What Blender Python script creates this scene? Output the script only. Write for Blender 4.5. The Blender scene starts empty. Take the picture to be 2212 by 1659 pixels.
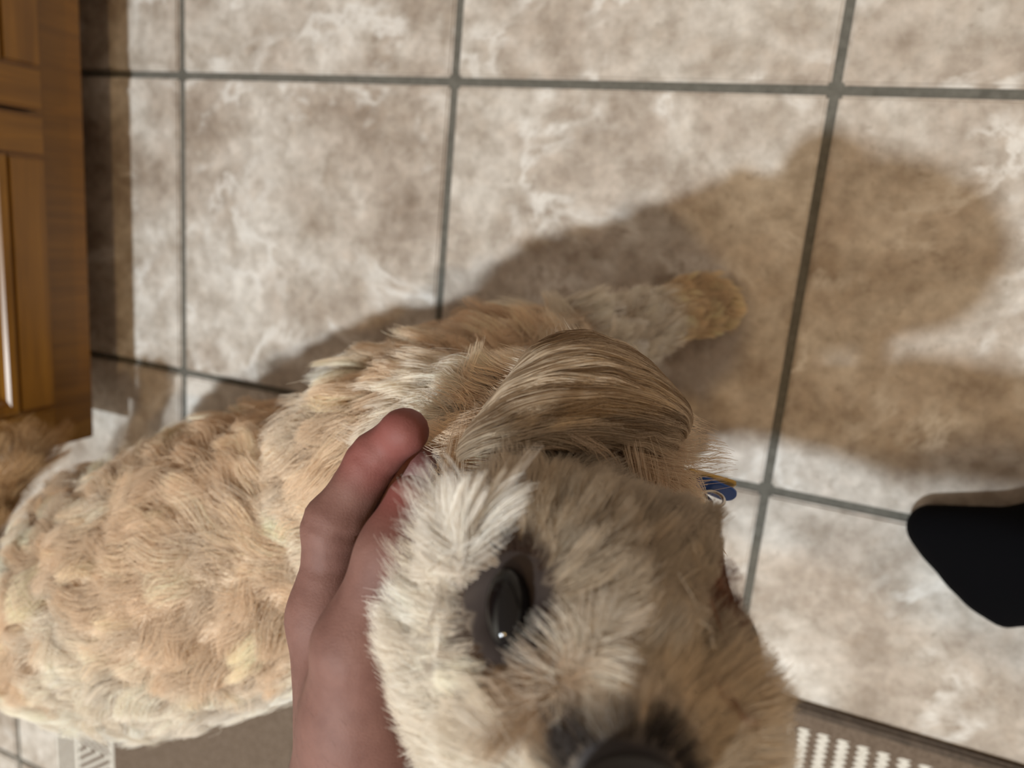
import bpy, bmesh, math, random
import numpy as np
from mathutils import Vector, Matrix, kdtree

random.seed(7)
rng = np.random.default_rng(7)
scene = bpy.context.scene
COL = scene.collection

# ------------------------------------------------------------------ camera
CAM_H = 0.6548                       # lens height above the tiles (m)
R = np.array([[0.92479955, -0.16166169, 0.3443999],
              [0.08995656, 0.97247845, 0.21492667],
              [-0.36966689, -0.16778306, 0.91389017]])
FPX = 1594.065
CPOS = np.array([0.0, 0.0, CAM_H])
cam_data = bpy.data.cameras.new('camera')
cam_data.sensor_width = 36.0
cam_data.lens = 36.0 * FPX / 2212.0
cam_data.clip_start = 0.01
cam_data.clip_end = 50
cam = bpy.data.objects.new('camera', cam_data)
COL.objects.link(cam)
mw = Matrix.Identity(4)
for i in range(3):
    for j in range(3):
        mw[i][j] = R[i, j]
mw.translation = Vector(CPOS)
cam.matrix_world = mw
cam_data.dof.use_dof = True
cam_data.dof.focus_distance = 0.31
cam_data.dof.aperture_fstop = 7.0
scene.camera = cam

# ------------------------------------------------------------------ world, lamps, exposure
world = bpy.data.worlds.new('world')
scene.world = world
world.use_nodes = True
bg = world.node_tree.nodes['Background']
bg.inputs[0].default_value = (1.0, 0.78, 0.58, 1)
bg.inputs[1].default_value = 0.38


def lamp(name, loc, power, color, radius):
    d = bpy.data.lights.new(name, 'POINT')
    d.energy = power
    d.color = color
    d.shadow_soft_size = radius
    o = bpy.data.objects.new(name, d)
    o.location = loc
    COL.objects.link(o)
    return o


lamp('ceiling_lamp_cool', (-0.46, -0.72, 2.4), 172, (0.87, 0.96, 1.0), 0.045)
lamp('ceiling_lamp_warm', (0.26, -0.40, 2.4), 34, (1.0, 0.66, 0.30), 0.045)

scene.view_settings.view_transform = 'Standard'
scene.view_settings.look = 'None'
scene.view_settings.gamma = 1.0
scene.view_settings.use_curve_mapping = False
scene.view_settings.exposure = 0.15
scene.cycles.adaptive_threshold = 0.05
scene.cycles.max_bounces = 6
scene.cycles.diffuse_bounces = 4
scene.cycles.glossy_bounces = 3
scene.cycles.transmission_bounces = 4


# ------------------------------------------------------------------ helpers
def ray(u, v):
    return R @ np.array([(u - 1106) / FPX, -(v - 829.5) / FPX, -1.0])


def atz(u, v, z):                    # photo pixel + height -> place in the room
    d = ray(u, v)
    return CPOS + d * ((z - CAM_H) / d[2])


def atd(u, v, dep):                  # photo pixel + distance -> place in the room
    return CPOS + ray(u, v) * dep


def atx(u, v, x):                    # photo pixel + plane of constant x
    d = ray(u, v)
    return CPOS + d * (x / d[0])


def unit(a):
    a = np.asarray(a, float)
    return a / (np.linalg.norm(a, axis=-1, keepdims=True) + 1e-12)


def tag(o, label=None, cat=None, group=None, kind=None):
    for k, v in (('label', label), ('category', cat), ('group', group), ('kind', kind)):
        if v:
            o[k] = v
    return o


def mesh_obj(name, verts, faces, mat, parent=None, smooth=True):
    me = bpy.data.meshes.new(name)
    me.from_pydata([tuple(map(float, v)) for v in verts], [], [tuple(map(int, f)) for f in faces])
    me.update()
    if smooth:
        me.polygons.foreach_set('use_smooth', [True] * len(me.polygons))
    o = bpy.data.objects.new(name, me)
    COL.objects.link(o)
    if mat:
        me.materials.append(mat)
    if parent:
        o.parent = parent
    return o


def bm_obj(name, bm, mat, parent=None, smooth=False):
    me = bpy.data.meshes.new(name)
    bm.to_mesh(me)
    bm.free()
    if smooth:
        me.polygons.foreach_set('use_smooth', [True] * len(me.polygons))
    o = bpy.data.objects.new(name, me)
    COL.objects.link(o)
    if mat:
        me.materials.append(mat)
    if parent:
        o.parent = parent
    return o


def box_bm(lo, hi, bevel=0.0, seg=2):
    bm = bmesh.new()
    bmesh.ops.create_cube(bm, size=1.0)
    lo = Vector(lo)
    hi = Vector(hi)
    for v in bm.verts:
        v.co = Vector([lo[i] + (v.co[i] + 0.5) * (hi[i] - lo[i]) for i in range(3)])
    if bevel > 0:
        bmesh.ops.bevel(bm, geom=bm.edges[:], offset=bevel, segments=seg, affect='EDGES')
    return bm


def box(name, lo, hi, mat, parent=None, bevel=0.0, seg=2):
    return bm_obj(name, box_bm(lo, hi, bevel, seg), mat, parent)


# --- node helpers
class N:
    def __init__(self, name):
        self.m = bpy.data.materials.new(name)
        self.m.use_nodes = True
        self.t = self.m.node_tree
        self.b = self.t.nodes['Principled BSDF']

    def n(self, kind, **kw):
        nd = self.t.nodes.new(kind)
        for k, v in kw.items():
            setattr(nd, k, v)
        return nd

    def link(self, a, b):
        self.t.links.new(a, b)

    def noise(self, vec, scale, detail=4, rough=0.5, dist=0.0):
        nd = self.n('ShaderNodeTexNoise')
        nd.inputs['Scale'].default_value = scale
        nd.inputs['Detail'].default_value = detail
        nd.inputs['Roughness'].default_value = rough
        nd.inputs['Distortion'].default_value = dist
        self.link(vec, nd.inputs['Vector'])
        return nd.outputs['Fac']

    def ramp(self, fac, stops):
        nd = self.n('ShaderNodeValToRGB')
        el = nd.color_ramp.elements
        while len(el) < len(stops):
            el.new(0.5)
        for e, (p, c) in zip(el, stops):
            e.position = p
            e.color = (*c, 1) if len(c) == 3 else c
        self.link(fac, nd.inputs[0])
        return nd.outputs[0]

    def mix(self, fac, a, b, mode='MIX'):
        nd = self.n('ShaderNodeMix', data_type='RGBA', blend_type=mode)
        for sock, val in ((nd.inputs[0], fac), (nd.inputs[6], a), (nd.inputs[7], b)):
            if hasattr(val, 'is_linked'):
                self.link(val, sock)
            else:
                sock.default_value = val if not isinstance(val, tuple) else (*val, 1)
        return nd.outputs[2]

    def math(self, op, a, b=None, c=None):
        nd = self.n('ShaderNodeMath', operation=op)
        for i, val in enumerate((a, b, c)):
            if val is None:
                continue
            if hasattr(val, 'is_linked'):
                self.link(val, nd.inputs[i])
            else:
                nd.inputs[i].default_value = val
        return nd.outputs[0]

    def bump(self, h, strength, dist):
        nd = self.n('ShaderNodeBump')
        nd.inputs['Strength'].default_value = strength
        nd.inputs['Distance'].default_value = dist
        self.link(h, nd.inputs['Height'])
        self.link(nd.outputs[0], self.b.inputs['Normal'])

    def set(self, **kw):
        for k, v in kw.items():
            s = self.b.inputs[k.replace('_', ' ')]
            s.default_value = (*v, 1) if isinstance(v, tuple) and len(v) == 3 and s.type == 'RGBA' else v
        return self


def plain(name, col, rough=0.5, metal=0.0, **kw):
    k = N(name)
    k.set(Base_Color=col, Roughness=rough, Metallic=metal, **kw)
    return k.m


# ------------------------------------------------------------------ materials
def mat_tile():
    k = N('stone_tile')
    geo = k.n('ShaderNodeNewGeometry')
    info = k.n('ShaderNodeObjectInfo')
    off = k.n('ShaderNodeVectorMath', operation='SCALE')
    comb = k.n('ShaderNodeCombineXYZ')
    k.link(info.outputs['Random'], comb.inputs[0])
    k.link(info.outputs['Random'], comb.inputs[2])
    k.link(comb.outputs[0], off.inputs[0])
    off.inputs[3].default_value = 17.0
    add = k.n('ShaderNodeVectorMath', operation='ADD')
    k.link(geo.outputs['Position'], add.inputs[0])
    k.link(off.outputs[0], add.inputs[1])
    p = add.outputs[0]
    big = k.noise(p, 7.0, 5, 0.62, 0.35)
    base = k.ramp(big, [(0.30, (0.30, 0.245, 0.20)), (0.44, (0.43, 0.375, 0.325)), (0.55, (0.525, 0.485, 0.44)), (0.70, (0.66, 0.635, 0.60))])
    mid = k.noise(p, 70.0, 4, 0.66, 0.15)
    sp = k.ramp(mid, [(0.34, (0.76, 0.73, 0.70)), (0.50, (0.98, 0.97, 0.96)), (0.66, (1.18, 1.17, 1.16))])
    c = k.mix(0.8, base, sp, 'MULTIPLY')
    md2 = k.noise(p, 24.0, 5, 0.6, 0.3)
    c = k.mix(0.75, c, k.ramp(md2, [(0.32, (0.68, 0.63, 0.58)), (0.5, (1.0, 1.0, 1.0)), (0.68, (1.2, 1.21, 1.23))]), 'MULTIPLY')
    # pale veins: thin level set of a distorted noise
    vn = k.noise(p, 8.0, 6, 0.62, 0.5)
    d = k.math('ABSOLUTE', k.math('SUBTRACT', vn, 0.5))
    vein = k.ramp(d, [(0.0, (1, 1, 1)), (0.012, (0.75, 0.75, 0.75)), (0.045, (0, 0, 0))])
    brk = k.ramp(k.noise(p, 16.0, 3, 0.5), [(0.46, (0, 0, 0)), (0.60, (1, 1, 1))])
    vm = k.math('MULTIPLY', k.math('MULTIPLY', vein, brk), 0.75)
    c = k.mix(vm, c, (0.76, 0.74, 0.71))
    pit = k.ramp(k.noise(p, 120.0, 3, 0.6), [(0.28, (1, 1, 1)), (0.36, (0, 0, 0))])
    c = k.mix(k.math('MULTIPLY', pit, 0.45), c, (0.27, 0.22, 0.175))
    k.link(c, k.b.inputs['Base Color'])
    rr = k.ramp(mid, [(0.3, (0.55,) * 3), (0.7, (0.42,) * 3)])
    k.link(rr, k.b.inputs['Roughness'])
    k.b.inputs['Specular IOR Level'].default_value = 0.3
    k.bump(k.noise(p, 70.0, 2, 0.6), 0.25, 0.002)
    return k.m


def mat_grout():
    k = N('grout')
    geo = k.n('ShaderNodeNewGeometry')
    n = k.noise(geo.outputs['Position'], 160, 4, 0.6)
    c = k.ramp(n, [(0.3, (0.095, 0.090, 0.076)), (0.7, (0.150, 0.143, 0.124))])
    k.link(c, k.b.inputs['Base Color'])
    k.set(Roughness=0.9)
    k.bump(n, 0.5, 0.002)
    return k.m


def mat_wood(name, along='Y', dark=1.0):
    k = N(name)
    tc = k.n('ShaderNodeTexCoord')
    mp = k.n('ShaderNodeMapping')
    s = {'Y': (22, 1.6, 22), 'Z': (22, 22, 1.6)}[along]
    mp.inputs['Scale'].default_value = s
    k.link(tc.outputs['Object'], mp.inputs[0])
    g = k.noise(mp.outputs[0], 3.2, 6, 0.6, 0.6)
    blot = k.noise(tc.outputs['Object'], 9.0, 3, 0.5)
    c = k.ramp(g, [(0.3, (0.165 * dark, 0.070 * dark, 0.0060 * dark)), (0.6, (0.25 * dark, 0.112 * dark, 0.0105 * dark)), (0.8, (0.30 * dark, 0.140 * dark, 0.0150 * dark))])
    c2 = k.mix(0.5, c, k.ramp(blot, [(0.3, (0.75, 0.72, 0.68)), (0.7, (1.15, 1.15, 1.15))]), 'MULTIPLY')
    k.link(c2, k.b.inputs['Base Color'])
    k.set(Roughness=0.4)
    k.b.inputs['Coat Weight'].default_value = 0.12
    k.b.inputs['Coat Roughness'].default_value = 0.22
    k.bump(g, 0.08, 0.001)
    return k.m


M_TILE = mat_tile()
M_GROUT = mat_grout()
M_WOOD = mat_wood('honey_maple', 'Y')
M_WOODV = mat_wood('honey_maple_upright', 'Z')
M_DARK = plain('toe_kick_dark', (0.10, 0.065, 0.035), 0.6)
M_STONE = plain('worktop_laminate', (0.42, 0.36, 0.29), 0.35)

# ------------------------------------------------------------------ floor
TS = 0.33
X0, Y0 = -2.00605 * TS, 0.368128 * TS
floor = tag(box('floor', (-3.2, -3.2, -0.05), (3.2, 3.2, -0.0035), M_GROUT), kind='structure')
tag(floor, 'mottled beige stone tile floor with dark grey grout')
GAP = 0.0075
tile_bm = box_bm((GAP / 2, GAP / 2, -0.012), (TS - GAP / 2, TS - GAP / 2, 0.0), 0.0022, 2)
tile_me = bpy.data.meshes.new('tile')
tile_bm.to_mesh(tile_me)
tile_bm.free()
tile_me.materials.append(M_TILE)
for i in range(-4, 6):
    for j in range(-6, 5):
        o = bpy.data.objects.new('tile', tile_me)
        o.location = (X0 + i * TS, Y0 + j * TS, 0)
        o.parent = floor
        COL.objects.link(o)

# ------------------------------------------------------------------ cabinet
FX = -0.742                                # face frame plane
BOT = 0.055
ye = atx(192, 946, FX)[1]                  # end of the cabinet
cab = bpy.data.objects.new('base_cabinet', None)
COL.objects.link(cab)
cab.location = (FX, ye, 0)
tag(cab, 'honey-stained wooden base cabinet with raised panel doors at the tile floor edge', 'cabinet')


def cpart(name, lo, hi, mat, par=None, bev=0.0015):
    o = box(name, lo, hi, mat, None, bev)
    o.parent = par or cab
    o.matrix_parent_inverse = Matrix.Translation(-Vector(cab.location))
    return o


YTOP = ye + 1.9
cpart('body', (FX - 0.58, ye, BOT), (FX, YTOP, 0.87), M_WOODV)
cpart('toe_kick', (FX - 0.52, ye + 0.015, 0.0), (FX - 0.20, YTOP - 0.02, BOT), M_DARK)
# doors: bottom edge and gap read from the photo
DOORX = FX + 0.019
zdoor = float(atx(96, 240, DOORX)[2])
gy = float(atx(60, 240, DOORX)[1])
ydend = ye + 0.012
DTOP = 0.70


def door(y0, y1):
    z0, z1 = zdoor, DTOP
    st = 0.040                                  # stile / rail width
    d = cpart('door', (FX + 0.001, y0, z0), (DOORX - 0.006, y1, z1), M_WOODV, None, 0.001)
    for nm, lo, hi, m in (('stile', (FX + 0.002, y0, z0), (DOORX, y0 + st, z1), M_WOODV),
                          ('stile', (FX + 0.002, y1 - st, z0), (DOORX, y1, z1), M_WOODV),
                          ('rail', (FX + 0.002, y0 + st, z0), (DOORX, y1 - st, z0 + st), M_WOOD),
                          ('rail', (FX + 0.002, y0 + st, z1 - st), (DOORX, y1 - st, z1), M_WOOD)):
        o = box(nm, lo, hi, m, d, 0.003)
    # raised panel with a moulded border: a stack of sloped rings
    a0, a1, b0, b1 = y0 + st, y1 - st, z0 + st, z1 - st
    prof = [(0.0, 0.000), (0.002, 0.0012), (0.009, 0.0005), (0.011, -0.003), (0.025, -0.009), (0.028, -0.0125), (0.036, -0.0125), (0.062, -0.003)]
    vs, fs = [], []
    for ins, dx in prof:
        x = DOORX + dx - 0.001
        vs += [(x, a0 + ins, b0 + ins), (x, a1 - ins, b0 + ins), (x, a1 - ins, b1 - ins), (x, a0 + ins, b1 - ins)]
    for q in range(len(prof) - 1):
        for s in range(4):
            a, b = q * 4 + s, q * 4 + (s + 1) % 4
            fs.append((a, b, b + 4, a + 4))
    e = (len(prof) - 1) * 4
    fs.append((e, e + 1, e + 2, e + 3))
    p = mesh_obj('raised_panel', vs, fs, M_WOOD, None, False)
    p.parent = d
    return d


door(ydend, gy - 0.002)
door(gy + 0.002, gy + (gy - ydend))
door(gy + (gy - ydend) + 0.045, YTOP - 0.03)
wt = box('worktop', (FX - 0.60, ye - 0.015, 0.87), (FX + 0.028, YTOP + 0.01, 0.905), M_STONE, None, 0.004)
tag(wt, 'beige laminate worktop resting on the honey wood cabinet', 'worktop')

wl = box('wall_left', (FX - 0.72, -3.2, 0.0), (FX - 0.605, 3.2, 2.5), plain('wall_paint', (0.62, 0.56, 0.47), 0.9))
tag(wl, 'plain cream painted wall behind the wooden cabinet', kind='structure')

# ------------------------------------------------------------------ rug
RXL = float(atz(121, 1600, 0.006)[0])
RYT = float(atz(1980, 1597, 0.006)[1])
RXR, RYB = 1.05, RYT - 0.78


def mat_rug():
    k = N('woven_rug')
    geo = k.n('ShaderNodeNewGeometry')
    sep = k.n('ShaderNodeSeparateXYZ')
    k.link(geo.outputs['Position'], sep.inputs[0])
    x = k.math('SUBTRACT', sep.outputs[0], RXL)            # inward from the short end
    y = k.math('SUBTRACT', RYT, sep.outputs[1])            # inward from the long edge
    wob = k.math('MULTIPLY', k.math('SINE', k.math('MULTIPLY', y, 1150.0)), 0.10)
    wobx = k.math('MULTIPLY', k.math('SINE', k.math('MULTIPLY', x, 1150.0)), 0.05)

    def inside(v, a, b):
        return k.math('MULTIPLY', k.math('GREATER_THAN', v, a), k.math('LESS_THAN', v, b))

    def stripes(v, period, duty, w=None):
        f = k.math('FRACT', k.math('DIVIDE', v, period))
        if w is not None:
            f = k.math('ADD', f, w)
        return k.math('MULTIPLY', k.math('GREATER_THAN', f, 0.5 - duty / 2), k.math('LESS_THAN', f, 0.5 + duty / 2))

    end_lines = k.math('MULTIPLY', inside(x, 0.000, 0.0425), stripes(x, 0.0106, 0.52))
    xb = k.math('SUBTRACT', x, 0.044)
    yb = k.math('ABSOLUTE', k.math('SUBTRACT', k.math('MULTIPLY', k.math('FRACT', k.math('DIVIDE', y, 0.11)), 0.11), 0.055))
    chev = k.math('MULTIPLY', inside(xb, 0.0, 0.066), stripes(k.math('ADD', k.math('MULTIPLY', xb, 1.0), k.math('MULTIPLY', yb, 1.3)), 0.0175, 0.46, wobx))
    frame = k.math('ADD', inside(xb, -0.003, 0.003), inside(xb, 0.064, 0.071))
    cols = k.math('MULTIPLY', k.math('MULTIPLY', inside(y, 0.021, 0.115), stripes(x, 0.0162, 0.50, wob)), k.math('GREATER_THAN', x, 0.13))
    white = k.math('MINIMUM', k.math('ADD', k.math('ADD', end_lines, chev), k.math('ADD', frame, cols)), 1.0)
    white = k.math('MULTIPLY', white, k.math('GREATER_THAN', y, 0.012))
    nz = k.noise(geo.outputs['Position'], 260, 3, 0.6)
    dk = k.ramp(nz, [(0.3, (0.115, 0.085, 0.063)), (0.7, (0.185, 0.143, 0.112))])
    lt = k.ramp(nz, [(0.3, (0.52, 0.49, 0.44)), (0.7, (0.70, 0.68, 0.63))])
    k.link(k.mix(white, dk, lt), k.b.inputs['Base Color'])
    k.set(Roughness=0.95)
    k.b.inputs['Specular IOR Level'].default_value = 0.1
    h = k.math('ADD', k.math('MULTIPLY', nz, 0.6), k.math('MULTIPLY', white, 0.5))
    k.bump(h, 0.7, 0.003)
    return k.m


M_RUG = mat_rug()
M_BIND = N('rug_binding')
_g = M_BIND.n('ShaderNodeNewGeometry')
_n = M_BIND.noise(_g.outputs['Position'], 180, 3, 0.6)
M_BIND.link(M_BIND.ramp(_n, [(0.3, (0.050, 0.036, 0.026)), (0.7, (0.095, 0.070, 0.052))]), M_BIND.b.inputs['Base Color'])
M_BIND.set(Roughness=0.9)
M_BIND = M_BIND.m
rug = box('rug', (RXL, RYB, 0.0005), (RXR, RYT, 0.0065), M_RUG, None, 0.002)
tag(rug, 'brown woven runner rug with white chevron and stripe pattern under the dog', 'rug')
for lo, hi in (((RXL + 0.003, RYT - 0.009, 0.001), (RXR, RYT + 0.002, 0.0085)), ((RXL + 0.003, RYB - 0.002, 0.001), (RXR, RYB + 0.009, 0.0085))):
    box('binding', lo, hi, M_BIND, rug, 0.0025, 3)

# ------------------------------------------------------------------ implicit modelling: smooth union of round cones and ellipsoids
def sd_cone(P, a, b, ra, rb):                       # capsule that tapers from ra to rb
    a = np.asarray(a, np.float32)
    b = np.asarray(b, np.float32)
    ab = b - a
    t = np.clip(((P - a) @ ab) / float(ab @ ab + 1e-12), 0, 1)
    q = P - a - t[:, None] * ab
    return np.sqrt((q * q).sum(1)) - (ra + t * (rb - ra))


def sd_ell(P, c, r, B=None):                        # ellipsoid; rows of B are its axes
    q = P - np.asarray(c, np.float32)
    if B is not None:
        q = q @ np.asarray(B, np.float32).T
    r = np.asarray(r, np.float32)
    k0 = np.sqrt(((q / r) ** 2).sum(1))
    k1 = np.sqrt(((q / (r * r)) ** 2).sum(1)) + 1e-9
    return k0 * (k0 - 1) / k1


def smin(a, b, k):
    h = np.maximum(k - np.abs(a - b), 0) / k
    return np.minimum(a, b) - h * h * k * 0.25


def smax(a, b, k):
    return -smin(-a, -b, k)


def chain(P, pts, rad, k=0.012):
    d = None
    for i in range(len(pts) - 1):
        e = sd_cone(P, pts[i], pts[i + 1], rad[i], rad[i + 1])
        d = e if d is None else smin(d, e, k)
    return d


def surface_nets(fn, lo, hi, h):
    lo = np.asarray(lo, float)
    n = np.ceil((np.asarray(hi, float) - lo) / h).astype(int) + 1
    ax = [(lo[i] + h * np.arange(n[i])).astype(np.float32) for i in range(3)]
    V = np.empty(tuple(n), np.float32)
    Y, Zz = np.meshgrid(ax[1], ax[2], indexing='ij')
    yz = np.stack([Y.ravel(), Zz.ravel()], 1)
    step = max(1, int(400000 / len(yz)))
    for i in range(0, n[0], step):
        xs = ax[0][i:i + step]
        P = np.concatenate([np.repeat(xs, len(yz))[:, None], np.tile(yz, (len(xs), 1))], 1)
        V[i:i + len(xs)] = fn(P).reshape(len(xs), n[1], n[2])
    S = V < 0
    acc = np.zeros(tuple(n - 1) + (3,), np.float32)
    cnt = np.zeros(tuple(n - 1), np.float32)
    nx, ny, nz = n - 1
    for axis in range(3):
        for o1 in (0, 1):
            for o2 in (0, 1):
                off = [0, 0, 0]
                oth = [q for q in range(3) if q != axis]
                off[oth[0]], off[oth[1]] = o1, o2
                s0 = tuple(slice(off[q], off[q] + (nx, ny, nz)[q]) for q in range(3))
                off2 = list(off)
                off2[axis] += 1
                s1 = tuple(slice(off2[q], off2[q] + (nx, ny, nz)[q]) for q in range(3))
                m = S[s0] != S[s1]
                a, b = V[s0][m], V[s1][m]
                t = a / (a - b)
                pos = np.zeros((len(t), 3), np.float32)
                pos[:, axis] = t
                pos[:, oth[0]] = o1
                pos[:, oth[1]] = o2
                acc[m] += pos
                cnt[m] += 1
    act = cnt > 0
    idx = -np.ones(tuple(n - 1), np.int64)
    idx[act] = np.arange(act.sum())
    base = np.argwhere(act).astype(np.float32)
    verts = lo + h * (base + acc[act] / cnt[act][:, None])
    quads = []
    for axis in range(3):
        o = [q for q in range(3) if q != axis]
        s0 = [slice(None)] * 3
        s1 = [slice(None)] * 3
        s0[axis] = slice(0, n[axis] - 1)
        s1[axis] = slice(1, n[axis])
        cr = S[tuple(s0)] != S[tuple(s1)]
        inside_first = S[tuple(s0)]
        e = np.argwhere(cr)
        ok = np.ones(len(e), bool)
        for q in o:
            ok &= (e[:, q] >= 1) & (e[:, q] < n[q] - 1)
        e = e[ok]
        flip = inside_first[tuple(e.T)]
        cells = []
        for d1, d2 in ((0, 0), (1, 0), (1, 1), (0, 1)):
            c = e.copy()
            c[:, o[0]] -= d1
            c[:, o[1]] -= d2
            cells.append(idx[tuple(c.T)])
        Q = np.stack(cells, 1)
        if axis == 1:
            flip = ~flip
        Q[flip] = Q[flip][:, ::-1]
        quads.append(Q)
    Q = np.concatenate(quads)
    Q = Q[(Q >= 0).all(1)]
    return verts, Q[:, ::-1]


def grad(fn, P, e=0.0012):
    P = P.astype(np.float32)
    g = np.stack([fn(P + np.eye(3, dtype=np.float32)[i] * e) - fn(P - np.eye(3, dtype=np.float32)[i] * e) for i in range(3)], 1)
    return unit(g)


def sample_surface(V, Q, n, weight=None):
    T = np.concatenate([Q[:, [0, 1, 2]], Q[:, [0, 2, 3]]])
    A, B, Cc = V[T[:, 0]], V[T[:, 1]], V[T[:, 2]]
    ar = np.linalg.norm(np.cross(B - A, Cc - A), axis=1)
    if weight is not None:
        ar = ar * weight((A + B + Cc) / 3)
    t = rng.choice(len(T), n, p=ar / ar.sum())
    r1, r2 = np.sqrt(rng.random(n)), rng.random(n)
    return A[t] * (1 - r1)[:, None] + B[t] * (r1 * (1 - r2))[:, None] + Cc[t] * (r1 * r2)[:, None]


_LAT = rng.random((32, 32, 32, 3)).astype(np.float32) * 2 - 1


def vnoise(P, scale):                               # smooth 3-vector noise, about -1..1
    q = P * scale
    i = np.floor(q).astype(int)
    f = q - i
    f = f * f * (3 - 2 * f)
    out = 0
    for dx in (0, 1):
        for dy in (0, 1):
            for dz in (0, 1):
                w = (f[:, 0] if dx else 1 - f[:, 0]) * (f[:, 1] if dy else 1 - f[:, 1]) * (f[:, 2] if dz else 1 - f[:, 2])
                out = out + w[:, None] * _LAT[(i[:, 0] + dx) % 32, (i[:, 1] + dy) % 32, (i[:, 2] + dz) % 32]
    return out


def tangent(v, n):
    return unit(v - (v * n).sum(1, keepdims=True) * n)


def fur(name, parent, mat, P, Nn, flow, length, lift, color, radius, clump_every=30, clump=0.7, wave=0.15, gravity=0.15, seg=7, bend=None, jitter=0.25, rtip=0.25, dirvar=0.3, lenvar=0.22):
    """Hair strands rooted at P: they leave the skin at an angle set by lift, bend over into flow and gather into locks."""
    n = len(P)
    lift = np.broadcast_to(np.asarray(lift, float), (n,))
    cidx = rng.choice(n, max(4, n // clump_every), replace=False)
    kd = kdtree.KDTree(len(cidx))
    for q, c in enumerate(cidx):
        kd.insert(Vector(P[c]), q)
    kd.balance()
    own = np.fromiter((kd.find(Vector(p))[1] for p in P), int, n)
    m = len(cidx)
    crand = rng.normal(size=(m, 3))
    clen = 1 + lenvar * rng.normal(size=m)
    ctone = rng.normal(size=m)
    L = length * np.clip(clen[own], 0.5, 1.5) * (1 + 0.12 * rng.normal(size=n))

    def grow(P, Nn, flow, L, lift, rnd, rj):
        s = np.linspace(0, 1, seg)
        fl = tangent(flow + dirvar * rnd + jitter * rj, Nn)
        pos = np.zeros((len(P), seg, 3))
        cur = P - Nn * 0.0006
        pos[:, 0] = cur
        side = np.cross(Nn, fl)
        ph = rng.random(len(P)) * 0 + (rnd[:, 0] * 3)
        for k in range(1, seg):
            t = s[k]
            lf = lift * (1 - 0.75 * t)
            d = lf[:, None] * Nn + (1 - 0.5 * lf)[:, None] * fl
            d = d + side * (wave * np.sin(ph + 6.0 * t))[:, None]
            d[:, 2] -= gravity * t
            if bend is not None:
                d = d + bend * t
            d = unit(d)
            cur = cur + d * (L / (seg - 1))[:, None]
            pos[:, k] = cur
        return pos

    g = grow(P, Nn, flow, L, lift, crand[own], rng.normal(size=(n, 3)))
    gc = grow(P[cidx], Nn[cidx], flow[cidx], L[cidx], lift[cidx], crand, np.zeros((m, 3)))
    w = clump * np.linspace(0, 1, seg) ** 1.3
    g = g * (1 - w)[None, :, None] + gc[own] * w[None, :, None]
    cv = bpy.data.hair_curves.new(name)
    cv.add_curves([seg] * n)
    cv.points.foreach_set('position', g.astype(np.float32).ravel())
    rad = radius * np.linspace(1, rtip, seg)[None, :] * np.ones((n, 1))
    cv.points.foreach_set('radius', rad.astype(np.float32).ravel())
    at = cv.attributes.new('coat_color', 'FLOAT_VECTOR', 'CURVE')
    colr = color * (1 + 0.10 * ctone[own] + 0.07 * rng.normal(size=n))[:, None]
    at.data.foreach_set('vector', np.clip(colr, 0.005, 0.95).astype(np.float32).ravel())
    cv.materials.append(mat)
    o = bpy.data.objects.new(name, cv)
    COL.objects.link(o)
    if parent:
        o.parent = parent
    o['kind'] = 'stuff'
    return o


def blend(a, b, t):
    t = np.clip(t, 0, 1)[:, None]
    return np.asarray(a) * (1 - t) + np.asarray(b) * t


def sstep(a, b, x):
    t = np.clip((x - a) / (b - a), 0, 1)
    return t * t * (3 - 2 * t)

# ------------------------------------------------------------------ dog
A0 = np.array([0.857, 0.515, 0.0])         # along the spine, tail to chest
P0 = np.array([-0.515, 0.857, 0.0])        # across the body
UPZ = np.array([0.0, 0.0, 1.0])
BASIS = np.stack([A0, P0, UPZ])


def AP(a, p, z):
    return A0 * a + P0 * p + UPZ * z


IM_R, IM_U, IM_N = R[:, 0], R[:, 1], R[:, 2]       # right, up and towards the lens

HC1 = atd(1215, 1305, 0.265)     # skull
HC2 = atd(1255, 1415, 0.230)     # face between the cheeks
HC3 = atd(1335, 1600, 0.200)     # muzzle
NOSE = atd(1350, 1705, 0.160)
HEADFWD = unit(NOSE - HC1)
NECK0 = AP(-0.27, -0.030, 0.245)
NECK1 = atd(1190, 1070, 0.345)
THROAT = atd(1385, 1075, 0.372)
EAR_ROOT = atd(1060, 960, 0.288)
paw_l = atz(1512, 662, 0.022)
elb_l = atz(1275, 735, 0.115)
sho_l = AP(-0.215, 0.004, 0.18)
paw_r = AP(-0.17, -0.105, 0.022)


def f_trunk(P):
    d = sd_ell(P, AP(-0.600, -0.047, 0.215), (0.165, 0.100, 0.100), BASIS)
    d = smin(d, sd_ell(P, AP(-0.46, -0.047, 0.215), (0.17, 0.106, 0.110), BASIS), 0.06)
    d = smin(d, sd_ell(P, AP(-0.285, -0.056, 0.198), (0.125, 0.082, 0.098), BASIS), 0.05)
    return d


def f_neck(P):
    d = chain(P, [NECK0, NECK1, HC1], [0.072, 0.048, 0.038], 0.03)
    return smin(d, sd_cone(P, NECK1, THROAT, 0.035, 0.020), 0.03)


def f_head(P):
    d = sd_cone(P, HC1, HC2, 0.0425, 0.0445)
    d = smin(d, sd_cone(P, HC2, HC3, 0.0435, 0.036), 0.02)
    d = smin(d, sd_cone(P, HC3, NOSE - HEADFWD * 0.010, 0.030, 0.013), 0.012)
    # brow ridges
    for u, v, q in ((1060, 1250, 0.216), (1400, 1290, 0.214)):
        d = smin(d, sd_cone(P, atd(u, v, q), atd(u + 60, v - 90, q + 0.012), 0.010, 0.008), 0.015)
    return d


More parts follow.
